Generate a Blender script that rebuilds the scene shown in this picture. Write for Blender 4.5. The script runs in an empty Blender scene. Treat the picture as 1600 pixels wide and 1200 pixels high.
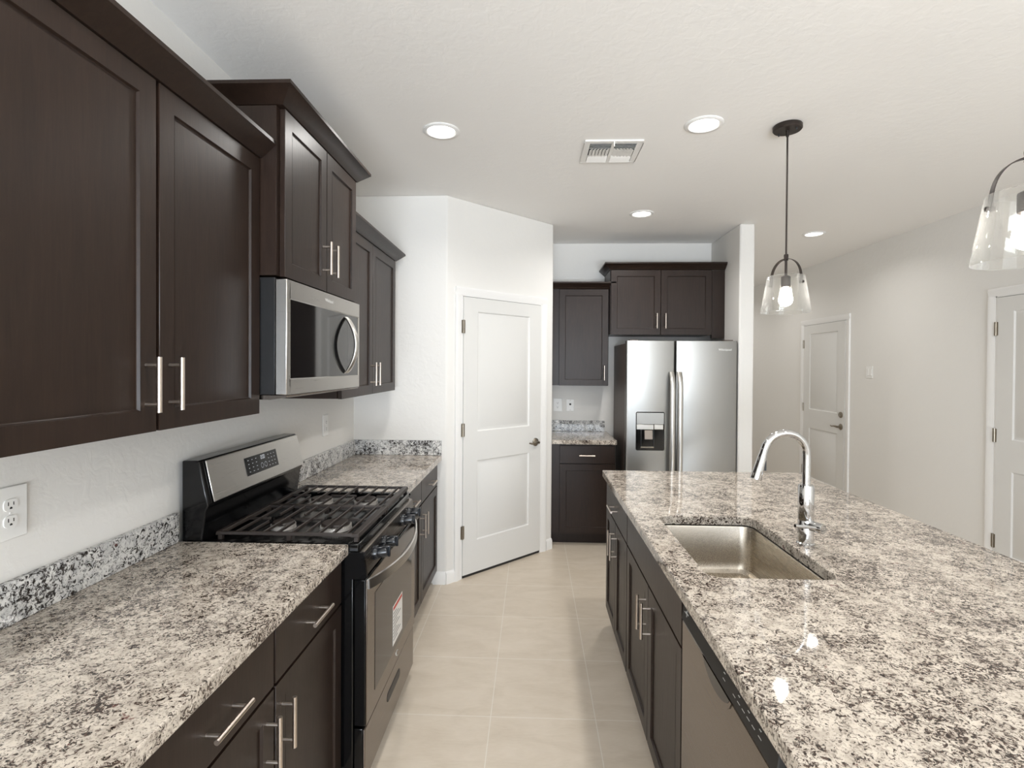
import bpy, bmesh, math, random
from mathutils import Vector, Matrix
PI = math.pi
S = bpy.context.scene
COL = S.collection

# ------------------------------------------------------------------ camera
H_CAM = 1.545
yaw, pit, rol = 3.74283216e-02, -1.01058615e-02, -6.27424902e-03
Rm = Matrix.Rotation(yaw, 3, 'Z') @ Matrix.Rotation(pit, 3, 'X') @ Matrix.Rotation(rol, 3, 'Y')
right, fwd, up = Rm.col[0], Rm.col[1], Rm.col[2]
cam_d = bpy.data.cameras.new('camera')
cam = bpy.data.objects.new('camera', cam_d)
COL.objects.link(cam)
cam.matrix_world = Matrix(((right.x, up.x, -fwd.x, 0), (right.y, up.y, -fwd.y, 0),
                           (right.z, up.z, -fwd.z, H_CAM), (0, 0, 0, 1)))
cam_d.sensor_fit = 'HORIZONTAL'
cam_d.sensor_width = 36
cam_d.lens = 815 / 1600 * 36
cam_d.shift_x = -(802.29 - 800) / 1600
cam_d.shift_y = -(600 - 580.32) / 1600
cam_d.clip_start = 0.05
S.camera = cam

# ------------------------------------------------------------------ view, world, daylight
S.view_settings.view_transform = 'Standard'
S.view_settings.look = 'None'
S.view_settings.gamma = 1
S.view_settings.use_curve_mapping = False
S.view_settings.exposure = 0.0
S.cycles.max_bounces = 12
S.cycles.diffuse_bounces = 7
S.cycles.glossy_bounces = 6
S.cycles.transmission_bounces = 8
S.cycles.transparent_max_bounces = 12
S.cycles.caustics_reflective = False
S.cycles.caustics_refractive = False

w = bpy.data.worlds.new('daylight')
S.world = w
w.use_nodes = True
wb = w.node_tree.nodes['Background']
wb.inputs[0].default_value = (0.80, 0.88, 1.0, 1)
wb.inputs[1].default_value = 1.2

CEIL = 2.743
XL, XR = -1.27, 3.265
YB, YREAR, YHALL = 5.12, -4.2, 9.0


def area(name, loc, rot, sx, sy, watt, col):
    d = bpy.data.lights.new(name, 'AREA')
    d.shape = 'RECTANGLE'
    d.size, d.size_y, d.energy, d.color = sx, sy, watt, col
    o = bpy.data.objects.new(name, d)
    COL.objects.link(o)
    o.location, o.rotation_euler = loc, rot
    return o


# area lamp added as daylight through the added, unseen patio door
area('added_rear_daylight', (0.575, YREAR - 0.35, 1.2), (-PI / 2, 0, PI), 3.3, 2.3, 180, (0.87, 0.96, 1.06))
# upward area lamp added to brighten the ceiling; no paving is built
area('added_ceiling_fill', (0.575, YREAR - 1.6, 0.05), (-PI + 0.25, 0, PI), 3.4, 2.4, 860, (0.88, 0.96, 1.05))


# ------------------------------------------------------------------ materials
def srgb(r, g, b):
    f = lambda c: (c / 12.92 if c <= 0.04045 else ((c + 0.055) / 1.055) ** 2.4)
    return (f(r / 255), f(g / 255), f(b / 255), 1)


def mat(name, col=(200, 200, 200), rough=0.5, metal=0.0, **kw):
    m = bpy.data.materials.new(name)
    m.use_nodes = True
    p = m.node_tree.nodes['Principled BSDF']
    p.inputs['Base Color'].default_value = srgb(*col)
    p.inputs['Roughness'].default_value = rough
    p.inputs['Metallic'].default_value = metal
    for k, v in kw.items():
        p.inputs[k.replace('_', ' ')].default_value = v
    return m


class NT:
    def __init__(s, m):
        s.t = m.node_tree
        s.p = s.t.nodes['Principled BSDF']

    def n(s, typ, **kw):
        nd = s.t.nodes.new(typ)
        for k, v in kw.items():
            if k in nd.inputs:
                nd.inputs[k].default_value = v
            else:
                setattr(nd, k, v)
        return nd

    def l(s, a, b):
        s.t.links.new(a, b)

    def coords(s, scale=(1, 1, 1), kind='Object'):
        tc = s.n('ShaderNodeTexCoord')
        mp = s.n('ShaderNodeMapping')
        mp.inputs['Scale'].default_value = scale
        s.l(tc.outputs[kind], mp.inputs[0])
        return mp.outputs[0]

    def noise(s, vec, scale, detail=3, rough=0.5, dist=0.0):
        nd = s.n('ShaderNodeTexNoise')
        nd.inputs['Scale'].default_value = scale
        nd.inputs['Detail'].default_value = detail
        nd.inputs['Roughness'].default_value = rough
        nd.inputs['Distortion'].default_value = dist
        s.l(vec, nd.inputs['Vector'])
        return nd.outputs['Fac']

    def ramp(s, fac, stops):
        nd = s.n('ShaderNodeValToRGB')
        e = nd.color_ramp.elements
        while len(e) < len(stops):
            e.new(0.5)
        for i, (pos, c) in enumerate(stops):
            e[i].position = pos
            e[i].color = c if len(c) == 4 else (*c, 1)
        s.l(fac, nd.inputs[0])
        return nd.outputs[0]

    def mix(s, fac, a, b):
        nd = s.n('ShaderNodeMix', data_type='RGBA')
        if isinstance(fac, (int, float)):
            nd.inputs[0].default_value = fac
        else:
            s.l(fac, nd.inputs[0])
        for v, i in ((a, 6), (b, 7)):
            if isinstance(v, tuple):
                nd.inputs[i].default_value = v
            else:
                s.l(v, nd.inputs[i])
        return nd.outputs[2]

    def math(s, op, a, b=0.0):
        nd = s.n('ShaderNodeMath', operation=op)
        for v, i in ((a, 0), (b, 1)):
            if isinstance(v, (int, float)):
                nd.inputs[i].default_value = v
            else:
                s.l(v, nd.inputs[i])
        return nd.outputs[0]

    def bump(s, h, strength=0.1, dist=0.01):
        nd = s.n('ShaderNodeBump')
        nd.inputs['Strength'].default_value = strength
        nd.inputs['Distance'].default_value = dist
        s.l(h, nd.inputs['Height'])
        s.l(nd.outputs[0], s.p.inputs['Normal'])


BW = lambda v: (v, v, v, 1)


def wall_mat(name, col, bump=0.22):
    m = mat(name, col, 0.75)
    t = NT(m)
    v = t.coords()
    h = t.noise(v, 22, 4, 0.55, 0.6)
    t.bump(t.ramp(h, [(0.42, BW(0)), (0.62, BW(1))]), bump, 0.004)
    return m


M = {}
M['wall'] = wall_mat('wall_paint', (225, 223, 219), 0.10)
M['ceiling'] = wall_mat('ceiling_paint', (238, 236, 233), 0.10)
M['trim'] = mat('trim_paint', (232, 231, 229), 0.32)
M['door'] = mat('door_paint', (217, 216, 213), 0.36)


def wood_mat():
    m = mat('espresso_wood', (58, 45, 40), 0.36)
    t = NT(m)
    v = t.coords((9, 9, 0.8))
    g = t.noise(v, 6, 5, 0.6, 1.2)
    v2 = t.coords((90, 90, 4))
    f = t.noise(v2, 4, 3, 0.6, 0.2)
    a = t.mix(g, srgb(24, 17, 14), srgb(56, 42, 34))
    b = t.mix(t.math('MULTIPLY', f, 0.45), a, srgb(28, 20, 17))
    t.l(b, t.p.inputs['Base Color'])
    t.l(t.math('ADD', t.math('MULTIPLY', f, 0.12), 0.3), t.p.inputs['Roughness'])
    t.bump(f, 0.05, 0.002)
    t.p.inputs['Specular IOR Level'].default_value = 0.26
    return m


M['wood'] = wood_mat()
M['wood_in'] = mat('cabinet_interior', (40, 31, 28), 0.6)


def granite_mat(name, sc, light, mid_c, grey, dark, brown, lo):
    m = mat(name, (200, 190, 178), 0.04)
    t = NT(m)
    v = t.coords()
    big = t.noise(v, 7 * sc, 2, 0.5)
    mid = t.noise(v, 30 * sc, 3, 0.6, 0.4)
    fl = t.noise(v, 88 * sc, 5, 0.72, 1.5)
    fl2 = t.noise(v, 150 * sc, 3, 0.6, 0.5)
    base = t.mix(t.ramp(mid, [(0.40, BW(0)), (0.62, BW(1))]), mid_c, light)
    base = t.mix(t.ramp(fl2, [(0.52, BW(0)), (0.66, BW(0.75))]), base, grey)
    k = t.math('ADD', fl, t.math('MULTIPLY', t.math('SUBTRACT', big, 0.5), 0.22))
    k = t.math('ADD', k, t.math('MULTIPLY', t.math('SUBTRACT', mid, 0.5), 0.16))
    mask = t.ramp(k, [(lo, BW(1)), (lo + 0.03, BW(0.85)), (lo + 0.06, BW(0))])
    dk = t.mix(t.ramp(fl2, [(0.40, BW(0)), (0.62, BW(1))]), dark, brown)
    c = t.mix(mask, base, dk)
    red = t.ramp(t.noise(v, 31 * sc, 3, 0.6, 0.3), [(0.70, BW(0)), (0.735, BW(0.75))])
    c = t.mix(red, c, srgb(92, 42, 40))
    t.l(c, t.p.inputs['Base Color'])
    t.p.inputs['Specular IOR Level'].default_value = 0.55
    return m


M['granite'] = granite_mat('granite', 1.0, srgb(212, 202, 189), srgb(182, 172, 160), srgb(134, 125, 117), srgb(30, 24, 22), srgb(84, 68, 60), 0.423)
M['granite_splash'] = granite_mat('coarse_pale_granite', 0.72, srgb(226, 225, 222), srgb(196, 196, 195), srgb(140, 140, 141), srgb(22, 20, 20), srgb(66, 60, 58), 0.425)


def tile_mat():
    m = mat('floor_tile', (196, 182, 165), 0.32)
    t = NT(m)
    v = t.coords()
    mp = t.n('ShaderNodeMapping')
    mp.inputs['Location'].default_value = (0.176 + 0.4595 * 10, -2.278 + 0.4595 * 30, 0)
    t.l(v, mp.inputs[0])
    br = t.n('ShaderNodeTexBrick')
    br.offset = 0.0
    br.squash = 1.0
    br.inputs['Scale'].default_value = 1.0
    br.inputs['Brick Width'].default_value = 0.4595
    br.inputs['Row Height'].default_value = 0.4595
    br.inputs['Mortar Size'].default_value = 0.0022
    br.inputs['Mortar Smooth'].default_value = 0.3
    br.inputs['Color1'].default_value = BW(0)
    br.inputs['Color2'].default_value = BW(1)
    t.l(mp.outputs[0], br.inputs['Vector'])
    v2 = t.coords((2.0, 5, 1))
    n1 = t.noise(v2, 2.2, 5, 0.62, 0.7)
    n2 = t.noise(t.coords((1, 5, 1)), 24, 4, 0.6)
    base = t.mix(t.ramp(n1, [(0.3, BW(0)), (0.7, BW(1))]), srgb(196, 183, 165), srgb(211, 199, 183))
    base = t.mix(t.math('MULTIPLY', t.ramp(n2, [(0.35, BW(0)), (0.7, BW(1))]), 0.28), base, srgb(216, 206, 192))
    base = t.mix(t.math('MULTIPLY', t.ramp(br.outputs['Color'], [(0, BW(0)), (1, BW(1))]), 0.10), base, srgb(192, 178, 161))
    c = t.mix(br.outputs['Fac'], base, srgb(220, 213, 202))
    t.l(c, t.p.inputs['Base Color'])
    t.bump(t.math('SUBTRACT', 1.0, br.outputs['Fac']), 0.25, 0.002)
    return m


M['tile'] = tile_mat()


def steel_mat(name, col, rough, axis=(2, 2, 220), amt=0.14):
    m = mat(name, col, rough, 1.0)
    t = NT(m)
    v = t.coords(axis)
    n = t.noise(v, 3, 3, 0.6)
    t.l(t.math('ADD', t.math('MULTIPLY', n, amt), rough - amt / 2), t.p.inputs['Roughness'])
    t.bump(n, 0.03 * min(1.0, amt / 0.14), 0.001)
    return m


M['steel'] = steel_mat('brushed_steel', (196, 193, 188), 0.30)
M['steel_v'] = steel_mat('brushed_steel_vertical', (205, 203, 199), 0.30, (160, 160, 2))
M['steel_dark'] = steel_mat('dark_stainless', (122, 113, 105), 0.25)
M['steel_fridge'] = steel_mat('fridge_steel', (158, 157, 154), 0.36)
M['sink'] = steel_mat('sink_steel', (188, 180, 168), 0.27, (180, 3, 180), 0.05)
M['nickel'] = mat('brushed_nickel', (205, 193, 182), 0.30, 1.0)
M['nickel_dark'] = mat('satin_nickel', (150, 142, 130), 0.28, 1.0)
M['chrome'] = mat('chrome', (205, 205, 205), 0.05, 1.0)
M['black'] = mat('black_enamel', (10, 10, 11), 0.14, Specular_IOR_Level=0.4)
M['black_matte'] = mat('black_plastic', (18, 18, 19), 0.42)
M['knob'] = mat('black_knob', (14, 18, 24), 0.18)
M['iron'] = mat('cast_iron', (42, 34, 30), 0.42)
M['burner'] = mat('burner_aluminium', (205, 200, 194), 0.42, 0.6)
M['oven_glass'] = mat('oven_black_glass', (44, 36, 31), 0.08, 0.35)
M['mw_glass'] = mat('microwave_window', (10, 10, 11), 0.04, 0.0, Specular_IOR_Level=0.9)
M['fridge_side'] = mat('fridge_side_paint', (92, 80, 74), 0.45)
M['fridge_gasket'] = mat('fridge_gasket', (40, 38, 36), 0.6)
M['bronze'] = mat('dark_bronze', (50, 42, 38), 0.42, 0.5)
M['plastic'] = mat('white_plastic', (232, 231, 228), 0.35)
M['slot'] = mat('slot_dark', (40, 38, 36), 0.6)
M['vent_white'] = mat('vent_white', (232, 230, 226), 0.4)
M['dark'] = mat('duct_dark', (16, 15, 14), 0.8)
M['paper'] = mat('paper_label', (236, 234, 230), 0.5)
M['red'] = mat('label_red', (190, 60, 48), 0.5)
M['ink'] = mat('ink_grey', (120, 118, 116), 0.6)
M['mark'] = mat('panel_marks', (190, 190, 188), 0.5)
M['logo'] = mat('logo_silver', (232, 232, 230), 0.3, 0.6)
M['window_frame'] = mat('window_frame_vinyl', (238, 238, 236), 0.4)


def glass_mat(name, rough=0.0, tint=(1, 1, 1, 1)):
    m = mat(name, (255, 255, 255), rough)
    p = m.node_tree.nodes['Principled BSDF']
    p.inputs['Base Color'].default_value = tint
    p.inputs['Transmission Weight'].default_value = 1.0
    p.inputs['IOR'].default_value = 1.45
    return m


def shade_glass():
    m = bpy.data.materials.new('seeded_glass')
    m.use_nodes = True
    t = NT(m)
    out = t.t.nodes['Material Output']
    tr = t.n('ShaderNodeBsdfTransparent')
    tr.inputs[0].default_value = (0.97, 0.97, 0.96, 1)
    tl = t.n('ShaderNodeBsdfTranslucent')
    tl.inputs[0].default_value = (0.95, 0.95, 0.94, 1)
    df = t.n('ShaderNodeBsdfDiffuse')
    df.inputs[0].default_value = (0.95, 0.95, 0.94, 1)
    gl = t.n('ShaderNodeBsdfGlossy')
    gl.inputs['Roughness'].default_value = 0.04
    lw = t.n('ShaderNodeLayerWeight')
    lw.inputs[0].default_value = 0.35
    a = t.n('ShaderNodeMixShader')
    a.inputs[0].default_value = 0.5
    t.l(tl.outputs[0], a.inputs[1])
    t.l(df.outputs[0], a.inputs[2])
    b = t.n('ShaderNodeMixShader')
    t.l(t.math('ADD', t.math('MULTIPLY', t.math('POWER', lw.outputs['Facing'], 2.0), 0.30), 0.012), b.inputs[0])
    t.l(tr.outputs[0], b.inputs[1])
    t.l(a.outputs[0], b.inputs[2])
    c = t.n('ShaderNodeMixShader')
    t.l(t.math('MULTIPLY', lw.outputs['Fresnel'], 0.6), c.inputs[0])
    t.l(b.outputs[0], c.inputs[1])
    t.l(gl.outputs[0], c.inputs[2])
    t.l(c.outputs[0], out.inputs['Surface'])
    return m


M['glass'] = shade_glass()


def emit_mat(name, col, strength):
    m = bpy.data.materials.new(name)
    m.use_nodes = True
    p = m.node_tree.nodes['Principled BSDF']
    p.inputs['Base Color'].default_value = (1, 1, 1, 1)
    p.inputs['Emission Color'].default_value = col
    p.inputs['Emission Strength'].default_value = strength
    return m


M['lens'] = emit_mat('lamp_lens', (1.0, 0.96, 0.90, 1), 7)
M['bulb'] = emit_mat('bulb_glow', (1.0, 0.94, 0.86, 1), 50)
M['digits'] = emit_mat('display_marks', (0.9, 0.95, 1.0, 1), 0.5)


# ------------------------------------------------------------------ mesh builder
class MB:
    def __init__(s):
        s.v, s.f, s.sm = [], [], []

    def add(s, vs, fs, smooth=False):
        b = len(s.v)
        s.v += [tuple(p) for p in vs]
        for f in fs:
            s.f.append([b + i for i in f])
            s.sm.append(smooth)
        return s

    def box(s, x0, x1, y0, y1, z0, z1):
        x0, x1 = min(x0, x1), max(x0, x1)
        y0, y1 = min(y0, y1), max(y0, y1)
        z0, z1 = min(z0, z1), max(z0, z1)
        vs = [(x0, y0, z0), (x1, y0, z0), (x1, y1, z0), (x0, y1, z0), (x0, y0, z1), (x1, y0, z1), (x1, y1, z1), (x0, y1, z1)]
        return s.add(vs, [(0, 3, 2, 1), (4, 5, 6, 7), (0, 1, 5, 4), (1, 2, 6, 5), (2, 3, 7, 6), (3, 0, 4, 7)])

    def prism(s, poly, a, b, axis='x'):
        """extrude a 2-D polygon along an axis; poly in the other two coords (in x,y,z order)"""
        def P(p, t):
            if axis == 'x': return (t, p[0], p[1])
            if axis == 'y': return (p[0], t, p[1])
            return (p[0], p[1], t)
        n = len(poly)
        vs = [P(p, a) for p in poly] + [P(p, b) for p in poly]
        fs = [tuple(range(n))[::-1], tuple(range(n, 2 * n))]
        fs += [(i, (i + 1) % n, n + (i + 1) % n, n + i) for i in range(n)]
        return s.add(vs, fs)

    def rings(s, rings, smooth=True, cap0=True, cap1=True, closed=True):
        n = len(rings[0])
        vs = [p for r in rings for p in r]
        fs = []
        for k in range(len(rings) - 1):
            for i in range(n if closed else n - 1):
                j = (i + 1) % n
                fs.append((k * n + i, k * n + j, (k + 1) * n + j, (k + 1) * n + i))
        s.add(vs, fs, smooth)
        if cap0: s.add(rings[0], [tuple(range(n))[::-1]])
        if cap1: s.add(rings[-1], [tuple(range(n))])
        return s

    def tube(s, pts, r, n=14, cap=True):
        pts = [Vector(p) for p in pts]
        rr = r if isinstance(r, (list, tuple)) else [r] * len(pts)
        up = Vector((0.123, 0.271, 0.955))
        rings = []
        prev = None
        for i, p in enumerate(pts):
            a = pts[max(i - 1, 0)]
            b = pts[min(i + 1, len(pts) - 1)]
            t = (b - a).normalized()
            if prev is None:
                u = t.cross(up)
                if u.length < 1e-3: u = t.cross(Vector((1, 0, 0)))
                u.normalize()
            else:
                u = (prev - t * prev.dot(t)).normalized()
            prev = u
            w_ = t.cross(u)
            rings.append([p + (u * math.cos(2 * PI * k / n) + w_ * math.sin(2 * PI * k / n)) * rr[i] for k in range(n)])
        return s.rings(rings, True, cap, cap)

    def lathe(s, prof, c=(0, 0, 0), n=32, cap0=False, cap1=False):
        rings = [[(c[0] + r * math.cos(2 * PI * k / n), c[1] + r * math.sin(2 * PI * k / n), c[2] + z) for k in range(n)] for r, z in prof]
        return s.rings(rings, True, cap0, cap1)

    def lathe_dir(s, prof, o, d, n=24, cap0=True, cap1=True):
        """profile (r, t) turned about the axis through o along d"""
        o, d = Vector(o), Vector(d).normalized()
        u = d.cross(Vector((0, 0, 1)))
        if u.length < 1e-3: u = Vector((1, 0, 0))
        u.normalize()
        w_ = d.cross(u)
        rings = [[o + d * t + (u * math.cos(2 * PI * k / n) + w_ * math.sin(2 * PI * k / n)) * r for k in range(n)] for r, t in prof]
        return s.rings(rings, True, cap0, cap1)


def rrect(x0, x1, y0, y1, r, n=6):
    out = []
    for cx, cy, a0 in ((x1 - r, y1 - r, 0), (x0 + r, y1 - r, 90), (x0 + r, y0 + r, 180), (x1 - r, y0 + r, 270)):
        for k in range(n + 1):
            a = math.radians(a0 + 90 * k / n)
            out.append((cx + r * math.cos(a), cy + r * math.sin(a)))
    return out


def obj(name, mb, m, parent=None, bevel=0.0, seg=2, autos=False):
    me = bpy.data.meshes.new(name)
    me.from_pydata(mb.v, [], mb.f)
    bm = bmesh.new()
    bm.from_mesh(me)
    for f, sflag in zip(bm.faces, mb.sm):
        f.smooth = sflag
    bmesh.ops.remove_doubles(bm, verts=bm.verts, dist=1e-6)
    bmesh.ops.recalc_face_normals(bm, faces=bm.faces)
    bm.to_mesh(me)
    bm.free()
    me.set_sharp_from_angle(angle=math.radians(38))
    ms = m if isinstance(m, (list, tuple)) else [m]
    for x in ms:
        me.materials.append(x)
    o = bpy.data.objects.new(name, me)
    COL.objects.link(o)
    if parent:
        o.parent = parent
    if bevel:
        b = o.modifiers.new('edge', 'BEVEL')
        b.width, b.segments = bevel, seg
        b.limit_method = 'ANGLE'
        b.angle_limit = math.radians(40)
    return o


def tag(o, label, cat=None, group=None, kind=None):
    o['label'] = label
    if cat: o['category'] = cat
    if group: o['group'] = group
    if kind: o['kind'] = kind
    return o


def thing(name, label, cat, loc=(0, 0, 0), rz=0.0, group=None, kind=None):
    o = bpy.data.objects.new(name, None)
    COL.objects.link(o)
    o.empty_display_size = 0.05
    o.location = loc
    o.rotation_euler = (0, 0, rz)
    return tag(o, label, cat, group, kind)


def struct(name, mb, m, label, bevel=0.0):
    return tag(obj(name, mb, m, None, bevel), label, None, None, 'structure')


def dup(root, loc, rz, label):
    r = root.copy()
    COL.objects.link(r)
    r.location = loc
    r.rotation_euler = (0, 0, rz)
    r['label'] = label

    def kids(src, dst):
        for ch in [c for c in src.children]:
            c = ch.copy()
            COL.objects.link(c)
            c.parent = dst
            kids(ch, c)
    kids(root, r)
    return r


def text_mb(txt, size, ext=0.0004):
    cu = bpy.data.curves.new('lettering', 'FONT')
    cu.body = txt
    cu.size = size
    cu.extrude = ext
    cu.align_x = 'CENTER'
    cu.align_y = 'CENTER'
    t = bpy.data.objects.new('lettering_source', cu)
    COL.objects.link(t)
    bpy.context.view_layer.update()
    me = bpy.data.meshes.new_from_object(t.evaluated_get(bpy.context.evaluated_depsgraph_get()))
    bpy.data.objects.remove(t)
    mb = MB()
    # lettering lies in local x-z, facing -y
    mb.add([(v.co.x, -v.co.z, v.co.y) for v in me.vertices], [tuple(p.vertices) for p in me.polygons])
    return mb


def moved(mb, dx, dy, dz):
    mb.v = [(p[0] + dx, p[1] + dy, p[2] + dz) for p in mb.v]
    return mb


# ------------------------------------------------------------------ room shell
C1 = (-0.609, 3.655)      # pantry corner beside the counter
C2 = (0.163, 4.427)       # pantry corner beside the back cabinets
SX0, SX1, SY = 1.715, 1.838, 4.42   # divider wall

struct('floor', MB().box(XL - 0.15, XR + 0.15, YREAR - 0.15, YHALL + 0.1, -0.1, 0), M['tile'], 'beige square stone tile floor with pale grout')
ceil = struct('ceiling', MB().box(XL - 0.15, XR + 0.15, YREAR - 0.15, YHALL + 0.1, CEIL, CEIL + 0.12), M['ceiling'], 'smooth grey white ceiling with recessed lights')
struct('wall_left', MB().box(XL - 0.12, XL, YREAR, C1[1], 0, CEIL), M['wall'], 'white painted wall behind the gas range')
struct('wall_pantry', MB().prism([(XL - 0.12, C1[1]), (C1[0], C1[1]), (C2[0], C2[1]), (C2[0], YB + 0.12), (XL - 0.12, YB + 0.12)], 0, CEIL, 'z'),
       M['wall'], 'white angled pantry wall with the door in it', 0.008)
struct('wall_back', MB().box(C2[0], SX0 + 0.05, YB, YB + 0.12, 0, CEIL), M['wall'], 'white wall behind the refrigerator')
struct('wall_divider', MB().box(SX0, SX1, SY, YHALL, 0, CEIL), M['wall'], 'white end of the divider wall right of the refrigerator', 0.012)
struct('wall_hall', MB().box(SX1, XR, YHALL, YHALL + 0.1, 0, CEIL), M['wall'], 'pale wall closing the hallway')
wr = MB().box(XR, XR + 0.14, YREAR, YHALL, 0, CEIL)
struct('wall_right', wr, M['wall'], 'long pale wall with two white doors beyond the island')
wb_ = MB()
wb_.box(XL - 0.12, -1.0, YREAR - 0.14, YREAR, 0, CEIL)
wb_.box(2.15, XR + 0.14, YREAR - 0.14, YREAR, 0, CEIL)
wb_.box(-1.0, 2.15, YREAR - 0.14, YREAR, 2.25, CEIL)
struct('wall_rear', wb_, M['wall'], 'wall with the opening for the added patio door behind the photographer')


def window(name, x0, x1, z0, z1, loc, rz, label, mull):
    t = thing(name, label, None, loc, rz, None, 'structure')
    fr = MB()
    fr.box(x0, x0 + 0.06, -0.02, 0.06, z0, z1)
    fr.box(x1 - 0.06, x1, -0.02, 0.06, z0, z1)
    fr.box(x0, x1, -0.02, 0.06, z0, z0 + 0.06)
    fr.box(x0, x1, -0.02, 0.06, z1 - 0.06, z1)
    for k in mull:
        fr.box(k - 0.04, k + 0.04, -0.02, 0.06, z0, z1)
    obj('window_frame', fr, M['window_frame'], t)
    return t


window('added_window_1', -1.0, 2.15, 0.0, 2.25, (0, YREAR - 0.08, 0), 0, 'added patio door frame behind the photographer, unseen', [0.575])  # unseen patio door, added to let daylight into the room


# baseboards
def bb(name, p, q, label):
    d = Vector((q[0] - p[0], q[1] - p[1], 0))
    L = d.length
    mb = MB().prism([(0, 0), (-0.013, 0), (-0.013, 0.068), (-0.006, 0.084), (0, 0.088)], 0, L, 'x')
    o = struct(name, mb, M['trim'], label)
    o.location = (p[0], p[1], 0)
    o.rotation_euler = (0, 0, math.atan2(d.y, d.x))
    return o


r2 = 2 ** -0.5
U = lambda u: (C1[0] + u * r2, C1[1] + u * r2)
bb('baseboard_counter', (-0.70, C1[1]), C1, 'short white baseboard beside the far left base cabinet')
bb('baseboard_pantry', C1, U(0.083), 'short white baseboard left of the pantry door')
bb('trim_1', U(1.022), C2, 'short white baseboard right of the pantry door')
bb('baseboard_divider', (SX0, SY), (SX1, SY), 'white baseboard on the end of the divider wall')
bb('baseboard_right', (XR, 5.49), (XR, 3.86), 'white baseboard between the two right doors')


# ------------------------------------------------------------------ doors
def panel_face(mb, x0, x1, z0, z1, holes, y=0.0, prof=None, back=0.035):
    """a slab front in x-z at depth y (front faces -y) with moulded rectangular panels; holes = (x0,x1,z0,z1) sorted by z"""
    prof = prof or [(0.0, 0.0), (0.008, 0.0080), (0.018, 0.0080), (0.034, 0.0012)]
    hx0, hx1 = holes[0][0], holes[0][1]
    q = lambda a, b, c, d: mb.add([(a, y, c), (b, y, c), (b, y, d), (a, y, d)], [(0, 1, 2, 3)])
    q(x0, hx0, z0, z1)
    q(hx1, x1, z0, z1)
    zz = z0
    for h in holes:
        q(hx0, hx1, zz, h[2])
        zz = h[3]
    q(hx0, hx1, zz, z1)
    for h in holes:
        rings = []
        for ins, dep in prof:
            rings.append([(h[0] + ins, y + dep, h[2] + ins), (h[1] - ins, y + dep, h[2] + ins), (h[1] - ins, y + dep, h[3] - ins), (h[0] + ins, y + dep, h[3] - ins)])
        mb.rings(rings, False, False, True)
    # sides and back
    yb = y + back
    mb.add([(x0, y, z0), (x1, y, z0), (x1, y, z1), (x0, y, z1), (x0, yb, z0), (x1, yb, z0), (x1, yb, z1), (x0, yb, z1)],
           [(0, 1, 5, 4), (1, 2, 6, 5), (2, 3, 7, 6), (3, 0, 4, 7), (4, 5, 6, 7)])
    return mb


def lever(parent, x, z, direction, name='door_handle'):
    h = MB()
    h.lathe_dir([(0.0, 0.0), (0.033, 0.0), (0.033, 0.006), (0.024, 0.014), (0.011, 0.016), (0.011, 0.045), (0.0, 0.047)], (x, -0.011, z), (0, -1, 0))
    pts = [(x, -0.052, z), (x + direction * 0.02, -0.06, z + 0.004), (x + direction * 0.05, -0.062, z + 0.004), (x + direction * 0.085, -0.06, z - 0.003), (x + direction * 0.11, -0.058, z + 0.004)]
    h.tube(pts, [0.011, 0.010, 0.008, 0.007, 0.006], 12)
    o = obj(name, h, M['nickel_dark'], parent)
    o['label'] = 'satin nickel lever handle'
    return o


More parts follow.
